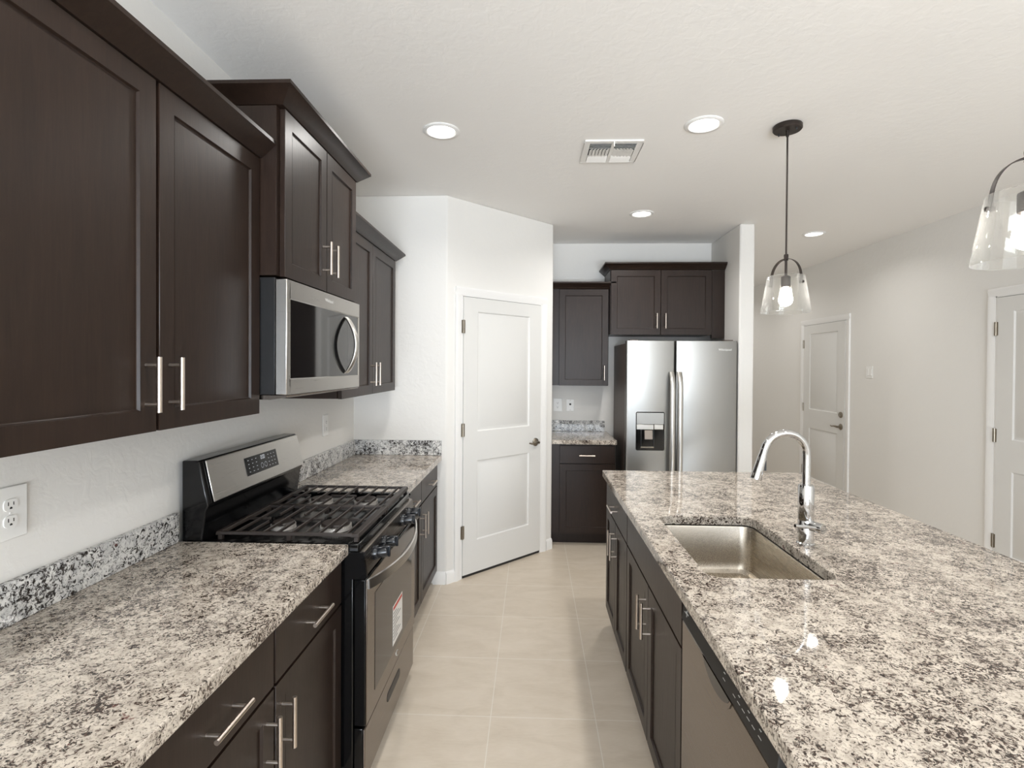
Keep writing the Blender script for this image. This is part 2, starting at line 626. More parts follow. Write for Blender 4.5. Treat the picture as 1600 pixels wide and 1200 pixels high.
def door(name, loc, rz, label, wid, z_bot, hinge_left, deadbolt=False, hinge_out=False):
    """local x along the wall, wall face at y=0, front towards -y; the slab spans 0..wid"""
    t = thing(name, label, None, loc, rz, None, 'structure')
    g = 0.004
    slab = MB()
    ins = 0.134
    panel_face(slab, g, wid - g, z_bot, 2.045, [(ins, wid - ins, 0.258, 0.846), (ins, wid - ins, 1.061, 1.944)], -0.0125, None, 0.011)
    obj('door_panel', slab, M['door'], t)
    c = MB()
    cw = 0.056
    pr = lambda a, b: [(a, 0.0), (a, -0.016), (a + (b - a) * 0.3, -0.019), (a + (b - a) * 0.75, -0.012), (b, -0.010), (b, 0.0)]
    c.prism([(x, y) for x, y in pr(-0.012 - cw, -0.012)], 0, 2.0565, 'z')
    c.prism([(x, y) for x, y in pr(wid + 0.012 + cw, wid + 0.012)], 0, 2.0565, 'z')
    c.prism([(0.0, 2.113), (-0.016, 2.113), (-0.019, 2.096), (-0.012, 2.071), (-0.010, 2.057), (0.0, 2.057)], -0.012 - cw, wid + 0.012 + cw, 'x')
    obj('door_casing', c, M['trim'], t)
    j = MB()
    j.box(-0.012, 0.0, -0.008, 0.0, 0, 2.057)
    j.box(wid, wid + 0.012, -0.008, 0.0, 0, 2.057)
    j.box(-0.012, wid + 0.012, -0.008, 0.0, 2.049, 2.057)
    obj('door_jamb', j, M['trim'], t)
    shadow = MB().box(0.0, wid, -0.0025, -0.0005, 0.0, 2.049)
    obj('gap_shade', shadow, M['slot'], t)  # dark sheet standing in for the shade in the gap around the slab
    hx = 0.0 if hinge_left else wid
    for z in (0.337, 1.08, 1.828):
        h = MB()
        h.tube([(hx, -0.016, z - 0.049), (hx, -0.016, z + 0.049)], 0.0065, 12)
        h.box(hx - 0.016, hx + 0.016, -0.0140, -0.0120, z - 0.047, z + 0.047)
        for dz in (-0.03, 0, 0.03):
            h.tube([(hx, -0.016, z + dz - 0.001), (hx, -0.016, z + dz + 0.001)], 0.0075, 12)
        obj('hinge', h, M['nickel_dark'], t)
    kx = wid - 0.062 if hinge_left else 0.062
    lever(t, kx, 0.925, -1 if hinge_left else 1)
    if deadbolt:
        d = MB()
        d.lathe_dir([(0.0, 0.0), (0.032, 0.0), (0.032, 0.008), (0.026, 0.014), (0.0, 0.015)], (kx, -0.011, 1.052), (0, -1, 0))
        d.box(kx - 0.005, kx + 0.005, -0.035, -0.016, 1.037, 1.067)
        obj('deadbolt', d, M['nickel_dark'], t)
    return t


p0 = U(0.138)
door('door_1', (p0[0], p0[1], 0), PI / 4, 'white two panel pantry door in the angled wall', 0.806, 0.022, True)
door('door_2', (XR, 6.40, 0), -PI / 2, 'far white two panel door with deadbolt on the right wall', 0.833, 0.02, True, True)
door('door_3', (XR, 3.795, 0), -PI / 2, 'nearer white two panel door at the right edge', 0.81, 0.02, True)


# ------------------------------------------------------------------ cabinets
def bar_pull(parent, x, y, z, vertical, L=0.136, name='handle'):
    h = MB()
    yy = y - 0.034
    s_ = 0.048
    if vertical:
        h.tube([(x, yy, z - L / 2), (x, yy, z + L / 2)], 0.006, 14)
        for k in (-s_, s_):
            h.tube([(x, y, z + k), (x, yy, z + k)], 0.0045, 10)
    else:
        h.tube([(x - L / 2, yy, z), (x + L / 2, yy, z)], 0.006, 14)
        for k in (-s_, s_):
            h.tube([(x + k, y, z), (x + k, yy, z)], 0.0045, 10)
    o = obj(name, h, M['nickel'], parent)
    o['label'] = 'brushed nickel bar handle'
    return o


SHAKER = [(0.0, 0.0), (0.003, 0.0075)]


def shaker(parent, x0, x1, z0, z1, pull=None, pz=None, name='door'):
    mb = MB()
    fw = 0.055
    panel_face(mb, x0, x1, z0, z1, [(x0 + fw, x1 - fw, z0 + fw, z1 - fw)], -0.020, SHAKER, 0.019)
    d = obj(name, mb, M['wood'], parent, 0.0012, 1)
    if pull is not None:
        bar_pull(d, x0 + 0.036 if pull == 'l' else x1 - 0.036, -0.020, pz, True)
    return d


def drawer(parent, x0, x1, z0, z1, pull=True, name='drawer'):
    d = obj(name, MB().box(x0, x1, -0.020, -0.001, z0, z1), M['wood'], parent, 0.0018)
    if pull:
        bar_pull(d, (x0 + x1) / 2, -0.020, (z0 + z1) / 2 - 0.005, False)
    return d


def crown(parent, x0, x1, depth, z0, z1, left, rightr, xl_in=0.0):
    out = 0.055
    prof = [(-0.024, z0), (0.004, z0), (0.010, z0 + 0.006), (out - 0.004, z1 - 0.014), (out, z1 - 0.012), (out, z1), (-0.024, z1)]
    f0 = -0.020
    rings = []
    pts = []
    for o, z in prof:
        row = []
        if left:
            row.append((x0 - o, depth, z))
            row.append((x0 - o, f0 - o, z))
        else:
            row.append((x0, f0 - o, z))
        if rightr:
            row.append((x1 + o, f0 - o, z))
            row.append((x1 + o, depth, z))
        else:
            row.append((x1, f0 - o, z))
        rings.append(row)
    mb = MB()
    mb.rings(rings + [rings[0]], False, False, False, closed=False)
    n = len(prof)
    mb.add([r[0] for r in rings], [tuple(range(n))])
    mb.add([r[-1] for r in rings], [tuple(range(n))[::-1]])
    return obj('crown_molding', mb, M['wood'], parent)


def wall_cab(name, label, loc, rz, x0, x1, z0, z1, depth, doors, cr, group='dark wall cabinets', pz=None, filler=None):
    """doors: list of (x0,x1,pull side). depth is the carcass depth; door fronts at y=-0.02"""
    t = thing(name, label, 'cabinet', (loc[0], loc[1], 0), rz, group)
    b = MB().box(x0, x1, 0.0, depth, z0 + 0.002, z1 + 0.004)
    obj('body', b, M['wood'], t, 0.001, 1)
    for (a, c, s_) in doors:
        shaker(t, a, c, z0, z1, s_, pz or z0 + 0.118)
    if filler:
        obj('filler_strip', MB().box(filler[0], filler[1], -0.012, 0.02, z0 - 0.03, z1), M['wood'], t)
    crown(t, x0, (filler[1] if filler else x1), depth, z1 + 0.004, z1 + 0.062, cr[0], cr[1])
    return t


# left run: local x = world y, local depth goes to -x
WX = -0.965                                    # carcass front of the 12 inch wall cabinets
wall_cab('wall_cabinet', 'large dark wall cabinet nearest the camera above the near counter', (WX, 0), PI / 2,
         0.785, 1.774, 1.376, 2.253, WX - XL, [(0.792, 1.2755, 'r'), (1.2865, 1.770, 'l')], (False, False))
wall_cab('wall_cabinet', 'tall set dark cabinet directly above the microwave', (-0.89, 0), PI / 2,
         1.776, 2.534, 1.853, 2.437, -0.89 - XL, [(1.797, 2.1655, 'r'), (2.1705, 2.528, 'l')], (True, True), pz=1.985)
wall_cab('wall_cabinet', 'dark two door wall cabinet beyond the microwave', (WX, 0), PI / 2,
         2.536, 3.545, 1.376, 2.253, WX - XL, [(2.545, 3.040, 'r'), (3.044, 3.542, 'l')], (False, True))
# back run
BY = YB - 0.305
wall_cab('wall_cabinet', 'narrow single door dark wall cabinet left of the refrigerator', (0, BY), 0,
         0.165, 0.690, 1.370, 2.250, 0.305, [(0.238, 0.684, 'r')], (False, True))
wall_cab('wall_cabinet', 'dark two door cabinet mounted over the refrigerator', (0, YB - 0.36), 0,
         0.692, 1.600, 1.836, 2.416, 0.36, [(0.698, 1.1415, 'r'), (1.1465, 1.596, 'l')], (True, False), pz=1.958, filler=(1.600, 1.712))


def base_cab(label, loc, rz, x0, x1, depth, drawers, doors, zt=0.874, name='base_cabinet', stile=0.04):
    t = thing(name, label, 'cabinet', (loc[0], loc[1], 0), rz, 'dark base cabinets')
    b = MB()
    th = 0.018
    b.box(x0, x0 + th, 0.0, depth, 0.10, zt)
    b.box(x1 - th, x1, 0.0, depth, 0.10, zt)
    b.box(x0 + th, x1 - th, depth - th, depth, 0.10, zt)
    b.box(x0 + th, x1 - th, 0.0, depth - th, 0.10, 0.118)
    # face frame
    b.box(x0 + th, x1 - th, 0.0, th, 0.845, zt)
    b.box(x0 + stile, x1 - 0.04, 0.0, th, 0.69, 0.73)
    b.box(x0 + th, x0 + stile, 0.0, th, 0.118, 0.845)
    b.box(x1 - 0.04, x1 - th, 0.0, th, 0.118, 0.845)
    obj('body', b, M['wood'], t)
    obj('toe_kick', MB().box(x0, x1, 0.065, 0.08, 0.0, 0.10), M['wood'], t)
    for (a, c, pull) in drawers:
        drawer(t, a, c, 0.712, 0.862, pull, 'drawer' if pull else 'false_drawer_front')
    for (a, c, s_) in doors:
        shaker(t, a, c, 0.105, 0.704, s_, 0.588 if s_ else None)
    return t


BX = -0.686
base_cab('dark base cabinet nearest the camera under the left granite counter', (BX, 0), PI / 2, 0.85, 1.803, BX - XL - 0.004,
         [(0.856, 1.3205, True), (1.3295, 1.797, True)], [(0.856, 1.3205, 'r'), (1.3295, 1.797, 'l')])
base_cab('dark base cabinet beyond the gas range', (BX, 0), PI / 2, 2.578, 3.645, BX - XL - 0.004,
         [(2.585, 3.106, True), (3.112, 3.632, True)], [(2.585, 3.106, 'r'), (3.112, 3.632, 'l')])
base_cab('narrow dark base cabinet with one drawer left of the refrigerator', (0, 4.52), 0, 0.165, 0.715, YB - 4.52,
         [(0.236, 0.700, True)], [(0.236, 0.700, None)], stile=0.09)
# the door handle of the back cabinet is on the hidden right edge of its door
IX = 0.467
base_cab('dark island base cabinet with one drawer at the far end', (IX, 0), -PI / 2, -3.150, -2.462, 0.60,
         [(-3.146, -2.466, True)], [(-3.146, -2.8085, 'r'), (-2.8035, -2.466, 'l')])
base_cab('dark island base cabinet under the sink, with false drawer front', (IX, 0), -PI / 2, -2.460, -1.560, 0.60,
         [(-2.456, -1.564, False)], [(-2.456, -2.0125, 'r'), (-2.0075, -1.564, 'l')])
# island shell behind the cabinets
ti = thing('island_panel', 'dark finished panels closing the back and near end of the island', 'cabinet panel', (1.07, 0.6, 0))
mbp = MB().box(0.0, 0.02, 0.0, 2.55, 0, 0.874)
obj('back_panel', mbp, M['wood'], ti)
mbp = MB().box(-0.61, -0.002, 0.30, 0.335, 0, 0.874)
obj('end_panel', mbp, M['wood'], ti)
for y in (0.06, 1.2, 2.35):
    mbc = MB().prism([(0.022, 0.62), (0.022, 0.872), (0.42, 0.872), (0.42, 0.84), (0.06, 0.62)], y, y + 0.05, 'y')
    obj('corbel', mbc, M['wood'], ti)


# ------------------------------------------------------------------ countertops and backsplashes
def slab(name, label, poly, z0, z1, hole=None, group='granite countertops', cat='countertop'):
    bm = bmesh.new()

    def loop(pts, z):
        vs = [bm.verts.new((x, y, z)) for x, y in pts]
        es = [bm.edges.new((vs[i], vs[(i + 1) % len(vs)])) for i in range(len(vs))]
        return vs, es
    sides = []
    for z in (z0, z1):
        a, ea = loop(poly, z)
        es = list(ea)
        hv = None
        if hole:
            hv, eh = loop(hole, z)
            es += eh
        bmesh.ops.triangle_fill(bm, use_beauty=True, use_dissolve=False, edges=es)
        sides.append((a, hv))
    for k in (0, 1):
        lo, hi = sides[0][k], sides[1][k]
        if lo is None:
            continue
        n = len(lo)
        for i in range(n):
            bm.faces.new((lo[i], lo[(i + 1) % n], hi[(i + 1) % n], hi[i]))
    bmesh.ops.recalc_face_normals(bm, faces=bm.faces)
    me = bpy.data.meshes.new(name)
    bm.to_mesh(me)
    bm.free()
    me.materials.append(M['granite'])
    o = bpy.data.objects.new(name, me)
    COL.objects.link(o)
    b = o.modifiers.new('edge', 'BEVEL')
    b.width, b.segments, b.limit_method, b.angle_limit = 0.004, 2, 'ANGLE', math.radians(50)
    return tag(o, label, cat, group)


R4 = lambda x0, x1, y0, y1: [(x0, y0), (x1, y0), (x1, y1), (x0, y1)]
CT0, CT1 = 0.876, 0.914
slab('countertop', 'speckled granite countertop nearest the camera on the left', R4(XL + 0.001, -0.645, 0.70, 1.808), CT0, CT1)
slab('countertop', 'speckled granite countertop between the gas range and the pantry wall', R4(XL + 0.001, -0.640, 2.577, C1[1] - 0.001), CT0, CT1)
slab('countertop', 'small granite countertop left of the refrigerator', R4(C2[0] + 0.002, 0.722, 4.485, YB - 0.001), CT0, CT1)
hole = rrect(0.532, 0.925, 1.585, 2.235, 0.045, 6)
isl = R4(0.427, 1.605, 0.55, 3.195)
slab('countertop', 'large granite island countertop with the sink cut into it', isl, CT0, CT1, hole)


def splash(label, x0, x1, y0, y1):
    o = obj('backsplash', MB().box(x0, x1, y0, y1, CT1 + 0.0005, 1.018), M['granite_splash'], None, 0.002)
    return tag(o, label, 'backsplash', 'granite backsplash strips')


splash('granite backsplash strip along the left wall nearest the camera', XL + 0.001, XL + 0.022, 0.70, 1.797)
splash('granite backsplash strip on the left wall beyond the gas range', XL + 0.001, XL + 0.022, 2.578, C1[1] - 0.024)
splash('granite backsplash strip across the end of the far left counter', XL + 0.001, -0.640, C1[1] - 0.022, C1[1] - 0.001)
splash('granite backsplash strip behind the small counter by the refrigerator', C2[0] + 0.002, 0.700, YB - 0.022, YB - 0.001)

# ------------------------------------------------------------------ sink and faucet
t = thing('kitchen_sink', 'stainless steel undermount sink set into the granite island', 'sink', (0.7285, 1.91, 0.0))
cx, cy = 0.7285, 1.91
rings = []
for (ins, z, rad) in ((-0.0055, 0.8745, 0.05), (0.004, 0.874, 0.045), (0.006, 0.868, 0.045), (0.012, 0.73, 0.045), (0.020, 0.700, 0.045), (0.034, 0.686, 0.04), (0.055, 0.682, 0.035)):
    rings.append([(x - cx, y - cy, z) for x, y in rrect(0.532 + ins, 0.925 - ins, 1.585 + ins, 2.235 - ins, rad, 6)])
sk = MB().rings(rings, True, False, False)
# floor with a fall to the drain
inner = rings[-1]
drain = [(0.045 * math.cos(math.atan2(p[1], p[0])), 0.045 * math.sin(math.atan2(p[1], p[0])), 0.676) for p in inner]
sk.rings([inner, drain], True, False, False)
so = obj('basin', sk, M['sink'], t)
md = so.modifiers.new('gauge', 'SOLIDIFY')
md.thickness = 0.0012
md.offset = -1
md2 = so.modifiers.new('round', 'BEVEL')
md2.width = 0.004
md2.segments = 2
md2.limit_method = 'ANGLE'
dr = MB().lathe([(0.046, 0.6785), (0.040, 0.6765), (0.036, 0.670), (0.012, 0.668), (0.010, 0.674), (0.0, 0.675)], (0, 0, 0), 28)
obj('drain_strainer', dr, M['chrome'], t)

fx, fy = 0.982, 1.905
t = thing('faucet', 'chrome gooseneck pull-down faucet behind the island sink', 'faucet', (fx, fy, CT1))
b = MB().lathe([(0.0, 0.0), (0.030, 0.0), (0.030, 0.004), (0.0265, 0.008), (0.0265, 0.085), (0.0255, 0.088), (0.0265, 0.091), (0.0265, 0.205), (0.024, 0.212), (0.0, 0.213)], (0, 0, 0), 32)
obj('body', b, M['chrome'], t)
pts = [(0.0, 0, 0.205), (0.0, 0, 0.26), (0.0, 0, 0.32)]
RC = 0.078
for k in range(1, 15):
    a = math.radians(165 * k / 14)
    pts.append((-RC + RC * math.cos(a), -0.012 * math.sin(a / 2), 0.32 + RC * math.sin(a)))
last = Vector(pts[-1])
dv = Vector((-0.27, 0, -0.963))
pts.append(last + dv * 0.022)
obj('spout', MB().tube(pts, 0.0135, 20), M['chrome'], t)
e = last + dv * 0.022
sh = obj('spray_head', MB().lathe_dir([(0.0, 0), (0.0145, 0.0), (0.0150, 0.004), (0.0160, 0.03), (0.0200, 0.086), (0.0195, 0.090), (0.0, 0.088)], e, dv), M['chrome'], t)
bt = MB().box(e.x + dv.x * 0.035 + 0.012, e.x + dv.x * 0.035 + 0.020, e.y - 0.006, e.y + 0.006, e.z - 0.055, e.z - 0.018)
obj('spray_button', bt, M['black_matte'], sh)
hd = Vector((0.45, -0.89, 0)).normalized()
hb = MB().lathe_dir([(0.0, 0.0), (0.018, 0.0), (0.018, 0.062), (0.0165, 0.066), (0.0, 0.066)], (0, 0, 0.070), hd)
hub = obj('handle_hub', hb, M['chrome'], t)
hp = hd * 0.052 + Vector((0, 0, 0.070))
obj('lever', MB().tube([hp, hp + Vector((-0.095, -0.022, 0.014))], [0.0065, 0.0055], 14), M['chrome'], hub)

# ------------------------------------------------------------------ gas range  (local x = world y, front towards +x world)
RX = -0.61                                      # front plane of the range body
RY0, RY1 = 1.812, 2.572
RW = RY1 - RY0
t = thing('gas_range', 'black and stainless gas range with oven between the left counters', 'range', (RX, RY0, 0), PI / 2)
D = RX - XL - 0.02                              # depth back to the wall
b = MB().box(0.002, RW - 0.002, 0.02, D, 0.05, 0.885)
for x in (0.05, RW - 0.05):
    for y in (0.08, D - 0.06):
        b.tube([(x, y, 0.0), (x, y, 0.05)], 0.016, 12)
obj('body', b, M['black'], t, 0.004)
# cooktop tray with raised rim
ct = MB()
ct.box(0.0, RW, 0.0, D - 0.06, 0.885, 0.902)
ct.box(0.0, RW, 0.0, 0.035, 0.902, 0.914)
ct.box(0.0, 0.03, 0.035, D - 0.06, 0.902, 0.914)
ct.box(RW - 0.03, RW, 0.035, D - 0.06, 0.902, 0.914)
obj('cooktop', ct, M['black'], t, 0.004)
# burners
for (bx, by, rr) in ((0.205, 0.16, 0.055), (0.205, 0.37, 0.042), (0.575, 0.16, 0.048), (0.575, 0.37, 0.046)):
    bb_ = MB().lathe([(0.0, 0.0), (rr + 0.006, 0.0), (rr + 0.003, 0.014), (rr - 0.006, 0.018), (0.0, 0.018)], (bx, by, 0.902), 40)
    for k in range(40):
        a = 2 * PI * k / 40
        ca, sa = math.cos(a), math.sin(a)
        bb_.box(bx + ca * (rr + 0.002) - 0.002, bx + ca * (rr + 0.002) + 0.002, by + sa * (rr + 0.002) - 0.002, by + sa * (rr + 0.002) + 0.002, 0.906, 0.919)
    bo = obj('burner', bb_, M['burner'], t)
    obj('burner_cap', MB().lathe([(0.0, 0.018), (rr - 0.002, 0.018), (rr, 0.021), (rr - 0.004, 0.027), (0.0, 0.029)], (bx, by, 0.902), 40), M['iron'], bo)
# two grates, one over each half
GZ0, GZ1 = 0.935, 0.946


def bar(mb, x0, x1, y0, y1, z0=GZ0, z1=GZ1, top=0.7):
    """tapered bar, narrower on top; runs along its longer side"""
    if abs(x1 - x0) > abs(y1 - y0):
        ym, hw = (y0 + y1) / 2, abs(y1 - y0) / 2
        mb.prism([(ym - hw, z0), (ym + hw, z0), (ym + hw * top, z1), (ym - hw * top, z1)], x0, x1, 'x')
    else:
        xm, hw = (x0 + x1) / 2, abs(x1 - x0) / 2
        mb.prism([(xm - hw, z0), (xm + hw, z0), (xm + hw * top, z1), (xm - hw * top, z1)], y0, y1, 'y')


YF, YBk = 0.012, 0.515                          # grate front and back (depth)
for k, (g0, g1) in enumerate(((0.012, RW / 2 - 0.001), (RW / 2 + 0.001, RW - 0.012))):
    g = MB()
    gm = 0.205 if k == 0 else 0.575
    bar(g, g0, g1, YF - 0.010, YF + 0.022, 0.932, 0.946)
    bar(g, g0, g1, YBk - 0.012, YBk + 0.010, 0.932, 0.946)
    bar(g, g0, g0 + 0.012, YF, YBk, 0.934, 0.946)
    bar(g, g1 - 0.012, g1, YF, YBk, 0.934, 0.946)
    ys = [0.052 + 0.0505 * i for i in range(9)]
    for i, y in enumerate(ys):
        if i % 2 == 0:
            bar(g, g0 + 0.005, g1 - 0.005, y - 0.0042, y + 0.0042)
        else:
            bar(g, g0 + 0.005, gm - 0.045, y - 0.0042, y + 0.0042)
            bar(g, gm + 0.045, g1 - 0.005, y - 0.0042, y + 0.0042)
    for (a, c) in ((YF + 0.03, 0.11), (0.205, 0.325), (0.42, YBk)):
        bar(g, gm - 0.0042, gm + 0.0042, a, c, 0.932, 0.942)
    for x in (g0 + 0.012, g1 - 0.012):
        for y in (YF + 0.004, YBk - 0.004, 0.26):
            g.box(x - 0.008, x + 0.008, y - 0.008, y + 0.008, 0.9145, 0.936)
    obj('grate', g, M['iron'], t, 0.0015, 1)
# sloped control panel
cp = MB().prism([(0.0, 0.884), (-0.014, 0.880), (-0.026, 0.800), (-0.020, 0.792), (0.03, 0.792), (0.03, 0.884)], 0.0, RW, 'x')
cpo = obj('control_panel', cp, M['steel_dark'], t, 0.002)
obj('panel_end_cap', MB().prism([(0.002, 0.885), (-0.016, 0.882), (-0.029, 0.798), (-0.02, 0.789), (0.03, 0.789), (0.03, 0.885)], -0.001, 0.012, 'x'), M['black'], cpo)
kd = Vector((0, -0.99, 0.14))
for x in (0.118, 0.232, 0.528, 0.642):
    k0 = Vector((x, -0.019, 0.842))
    kb = MB().lathe_dir([(0.0, 0), (0.026, 0.0), (0.026, 0.014), (0.023, 0.018), (0.0, 0.018)], k0, kd)
    kb.lathe_dir([(0.0, 0.017), (0.0215, 0.017), (0.0205, 0.050), (0.019, 0.053), (0.0, 0.053)], k0, kd)
    ko = obj('knob', kb, M['knob'], t)
    gp = MB().box(x - 0.005, x + 0.005, -0.019 - 0.062, -0.019 - 0.020, 0.828, 0.869)
    obj('knob_grip', gp, M['knob'], ko, 0.003)
# oven door
od = MB()
od.box(0.006, RW - 0.006, -0.0225, 0.018, 0.262, 0.784)
odo = obj('oven_door', od, M['black'], t, 0.003)
obj('door_skin', MB().box(0.007, RW - 0.007, -0.028, -0.0226, 0.264, 0.782), M['steel_dark'], odo, 0.002)
win = MB().box(0.10, RW - 0.08, -0.0295, -0.027, 0.335, 0.700)
wo = obj('oven_window', win, M['oven_glass'], odo, 0.001)
# arched handle: flat strap bowing outwards
hp_ = []
N = 28
for i in range(N + 1):
    u = i / N
    hp_.append((0.012 + (RW - 0.024) * u, -0.030 - 0.058 * math.sin(PI * u) ** 0.8, 0.768 - 0.012 * math.sin(PI * u)))
hm = MB()
rings = []
for i, p in enumerate(hp_):
    rings.append([(p[0], p[1] - 0.006, p[2] - 0.018), (p[0], p[1] + 0.006, p[2] - 0.018), (p[0], p[1] + 0.006, p[2] + 0.014), (p[0], p[1] + 0.002, p[2] + 0.018), (p[0], p[1] - 0.004, p[2] + 0.016)])
hm.rings(rings, True)
ho = obj('oven_handle', hm, M['steel'], odo)
# label sheet on the window
lb = obj('paper_label', MB().box(0.344, 0.500, -0.0302, -0.0297, 0.365, 0.532), M['paper'], odo)
lb['label'] = 'white printed paper label taped inside the oven window'
rl = MB().box(0.350, 0.494, -0.0304, -0.0302, 0.512, 0.526)
obj('label_heading', rl, M['red'], lb)
il = MB()
for k in range(9):
    il.box(0.352, 0.352 + 0.05 + 0.085 * ((k * 7 % 5) / 5), -0.0304, -0.0302, 0.500 - k * 0.014, 0.4955 - k * 0.014)
obj('label_print', il, M['ink'], lb)
# swirl mark below the window
lg = MB()
for sgn in (1, -1):
    pts = [(0.412 + sgn * 0.004 + 0.020 * math.cos(a) * (1 - a / 7), -0.0288, 0.298 + sgn * 0.012 * math.sin(a + (0 if sgn > 0 else 1))) for a in [0.4 + 0.35 * i for i in range(10)]]
    lg.tube(pts, 0.0016, 6)
obj('door_emblem', lg, M['logo'], odo)
# storage drawer
dw = MB().box(0.006, RW - 0.006, -0.014, 0.018, 0.058, 0.252)
dwo = obj('storage_drawer', dw, M['black'], t, 0.003)
obj('drawer_skin', MB().box(0.006, RW - 0.006, -0.022, -0.0141, 0.058, 0.252), M['steel_dark'], dwo, 0.004)
rc = MB().prism(rrect(0.29, 0.49, 0.158, 0.196, 0.017, 5), -0.0235, -0.020, 'y')
obj('drawer_grip', rc, M['black_matte'], dwo)
# backguard
bg = MB().prism([(D - 0.075, 0.890), (D, 0.890), (D, 1.200), (D - 0.062, 1.200), (D - 0.098, 1.040), (D - 0.088, 1.022), (D - 0.075, 0.930)], 0.0, RW, 'x')
bgo = obj('backguard', bg, M['black'], t, 0.005)
# stainless face, tilted
fy0, fz0, fy1, fz1 = D - 0.0985, 1.046, D - 0.0645, 1.196
sl = MB()
sl.add([(0.028, fy0, fz0), (RW - 0.004, fy0, fz0), (RW - 0.004, fy1, fz1), (0.028, fy1, fz1),
        (0.028, fy0 - 0.005, fz0 + 0.001), (RW - 0.004, fy0 - 0.005, fz0 + 0.001), (RW - 0.004, fy1 - 0.005, fz1 + 0.001), (0.028, fy1 - 0.005, fz1 + 0.001)],
       [(0, 3, 2, 1), (4, 5, 6, 7), (0, 1, 5, 4), (1, 2, 6, 5), (2, 3, 7, 6), (3, 0, 4, 7)])
fo = obj('backguard_face', sl, M['steel'], bgo, 0.003)
gy = lambda z: fy0 - 0.0055 + (z - fz0) / (fz1 - fz0) * (fy1 - fy0)


def facebox(mb, x0, x1, z0, z1, th=0.001, off=0.0):
    mb.add([(x0, gy(z0) - off, z0), (x1, gy(z0) - off, z0), (x1, gy(z1) - off, z1), (x0, gy(z1) - off, z1),
            (x0, gy(z0) - off - th, z0), (x1, gy(z0) - off - th, z0), (x1, gy(z1) - off - th, z1), (x0, gy(z1) - off - th, z1)],
           [(0, 3, 2, 1), (4, 5, 6, 7), (0, 1, 5, 4), (1, 2, 6, 5), (2, 3, 7, 6), (3, 0, 4, 7)])
    return mb


dsp = obj('control_display', facebox(MB(), 0.262, 0.520, 1.090, 1.162, 0.0015), M['black'], bgo)
mk = MB()
random.seed(4)
for r in range(4):
    for c_ in (0.285, 0.315, 0.345, 0.445, 0.470, 0.495):
        mk = facebox(mk, c_ - 0.004, c_ + 0.004, 1.102 + r * 0.0155, 1.1038 + r * 0.0155, 0.0003, 0.0016)
for dx in (0, 0.013, 0.024):
    facebox(mk, 0.383 + dx, 0.392 + dx, 1.139, 1.141, 0.0003, 0.0016)
    facebox(mk, 0.383 + dx, 0.392 + dx, 1.153, 1.155, 0.0003, 0.0016)
    facebox(mk, 0.383 + dx, 0.385 + dx, 1.139, 1.155, 0.0003, 0.0016)
    facebox(mk, 0.390 + dx, 0.392 + dx, 1.139, 1.155, 0.0003, 0.0016)
for dx in (0.384, 0.414):
    for q in range(12):
        a0 = 2 * PI * q / 12
        facebox(mk, dx + 0.010 * math.cos(a0) - 0.0012, dx + 0.010 * math.cos(a0) + 0.0012, 1.113 + 0.010 * math.sin(a0) - 0.0012, 1.113 + 0.010 * math.sin(a0) + 0.0012, 0.0003, 0.0016)
obj('display_marks', mk, M['digits'], dsp)
M['digits'].node_tree.nodes['Principled BSDF'].inputs['Base Color'].default_value = (0.02, 0.02, 0.02, 1)

# ------------------------------------------------------------------ microwave
MX = -0.895
t = thing('microwave', 'stainless over-the-range microwave mounted under the cabinet', 'microwave', (MX, 1.777, 1.44), PI / 2)
MD = MX - XL - 0.005
MW_ = 0.756
obj('body', MB().box(0.0, MW_, 0.0, MD, 0.0, 0.408), M['black_matte'], t, 0.002)
dm = MB()
panel_face(dm, 0.0, MW_, 0.0, 0.402, [(0.026, MW_ - 0.014, 0.054, 0.338)], -0.042, [(0.0, 0.0), (0.003, 0.004)], 0.040)
dmo = obj('door', dm, M['steel'], t, 0.004)
obj('door_window', MB().box(0.029, MW_ - 0.017, -0.0395, -0.0375, 0.057, 0.335), M['mw_glass'], dmo)
# bowed handle, its reflection shows in the glass
hr = []
for i in range(25):
    u = i / 24
    z = 0.068 + 0.256 * u
    hr.append((0.575, -0.040 - 0.050 * math.sin(PI * u) ** 0.75, z))
mh = MB()
rings = []
for p in hr:
    rings.append([(p[0] + 0.017 * math.cos(a), p[1] + 0.010 * math.sin(a), p[2]) for a in [2 * PI * k / 14 for k in range(14)]])
mh.rings(rings, True)
obj('door_handle', mh, M['steel_v'], dmo)
obj('door_seam', MB().box(0.606, 0.608, -0.0400, -0.0394, 0.057, 0.335), M['ink'], dmo)
tx = moved(text_mb('Whirlpool', 0.020), 0.375, -0.0424, 0.371)
obj('door_lettering', tx, M['logo'], dmo)
bt = MB().prism([(-0.040, -0.002), (MD, -0.002), (MD, -0.004), (0.10, -0.016), (0.02, -0.018), (-0.036, -0.008)], 0.004, MW_ - 0.004, 'x')
obj('vent_grille', bt, M['steel_dark'], t)

# ------------------------------------------------------------------ refrigerator
FX0, FX1, FYF = 0.786, 1.706, 4.425
t = thing('refrigerator', 'stainless side by side refrigerator with ice dispenser in left door', 'refrigerator', (FX0, FYF, 0))
FW = FX1 - FX0
b = MB().box(0.0, FW, 0.075, YB - FYF - 0.02, 0.03, 1.745)
for x in (0.06, FW - 0.06):
    for y in (0.12, 0.6):
        b.tube([(x, y, 0), (x, y, 0.04)], 0.02, 12)
obj('body', b, M['fridge_side'], t, 0.004)
obj('base_grille', MB().box(0.01, FW - 0.01, 0.04, 0.075, 0.02, 0.09), M['black_matte'], t)
sp = 0.402


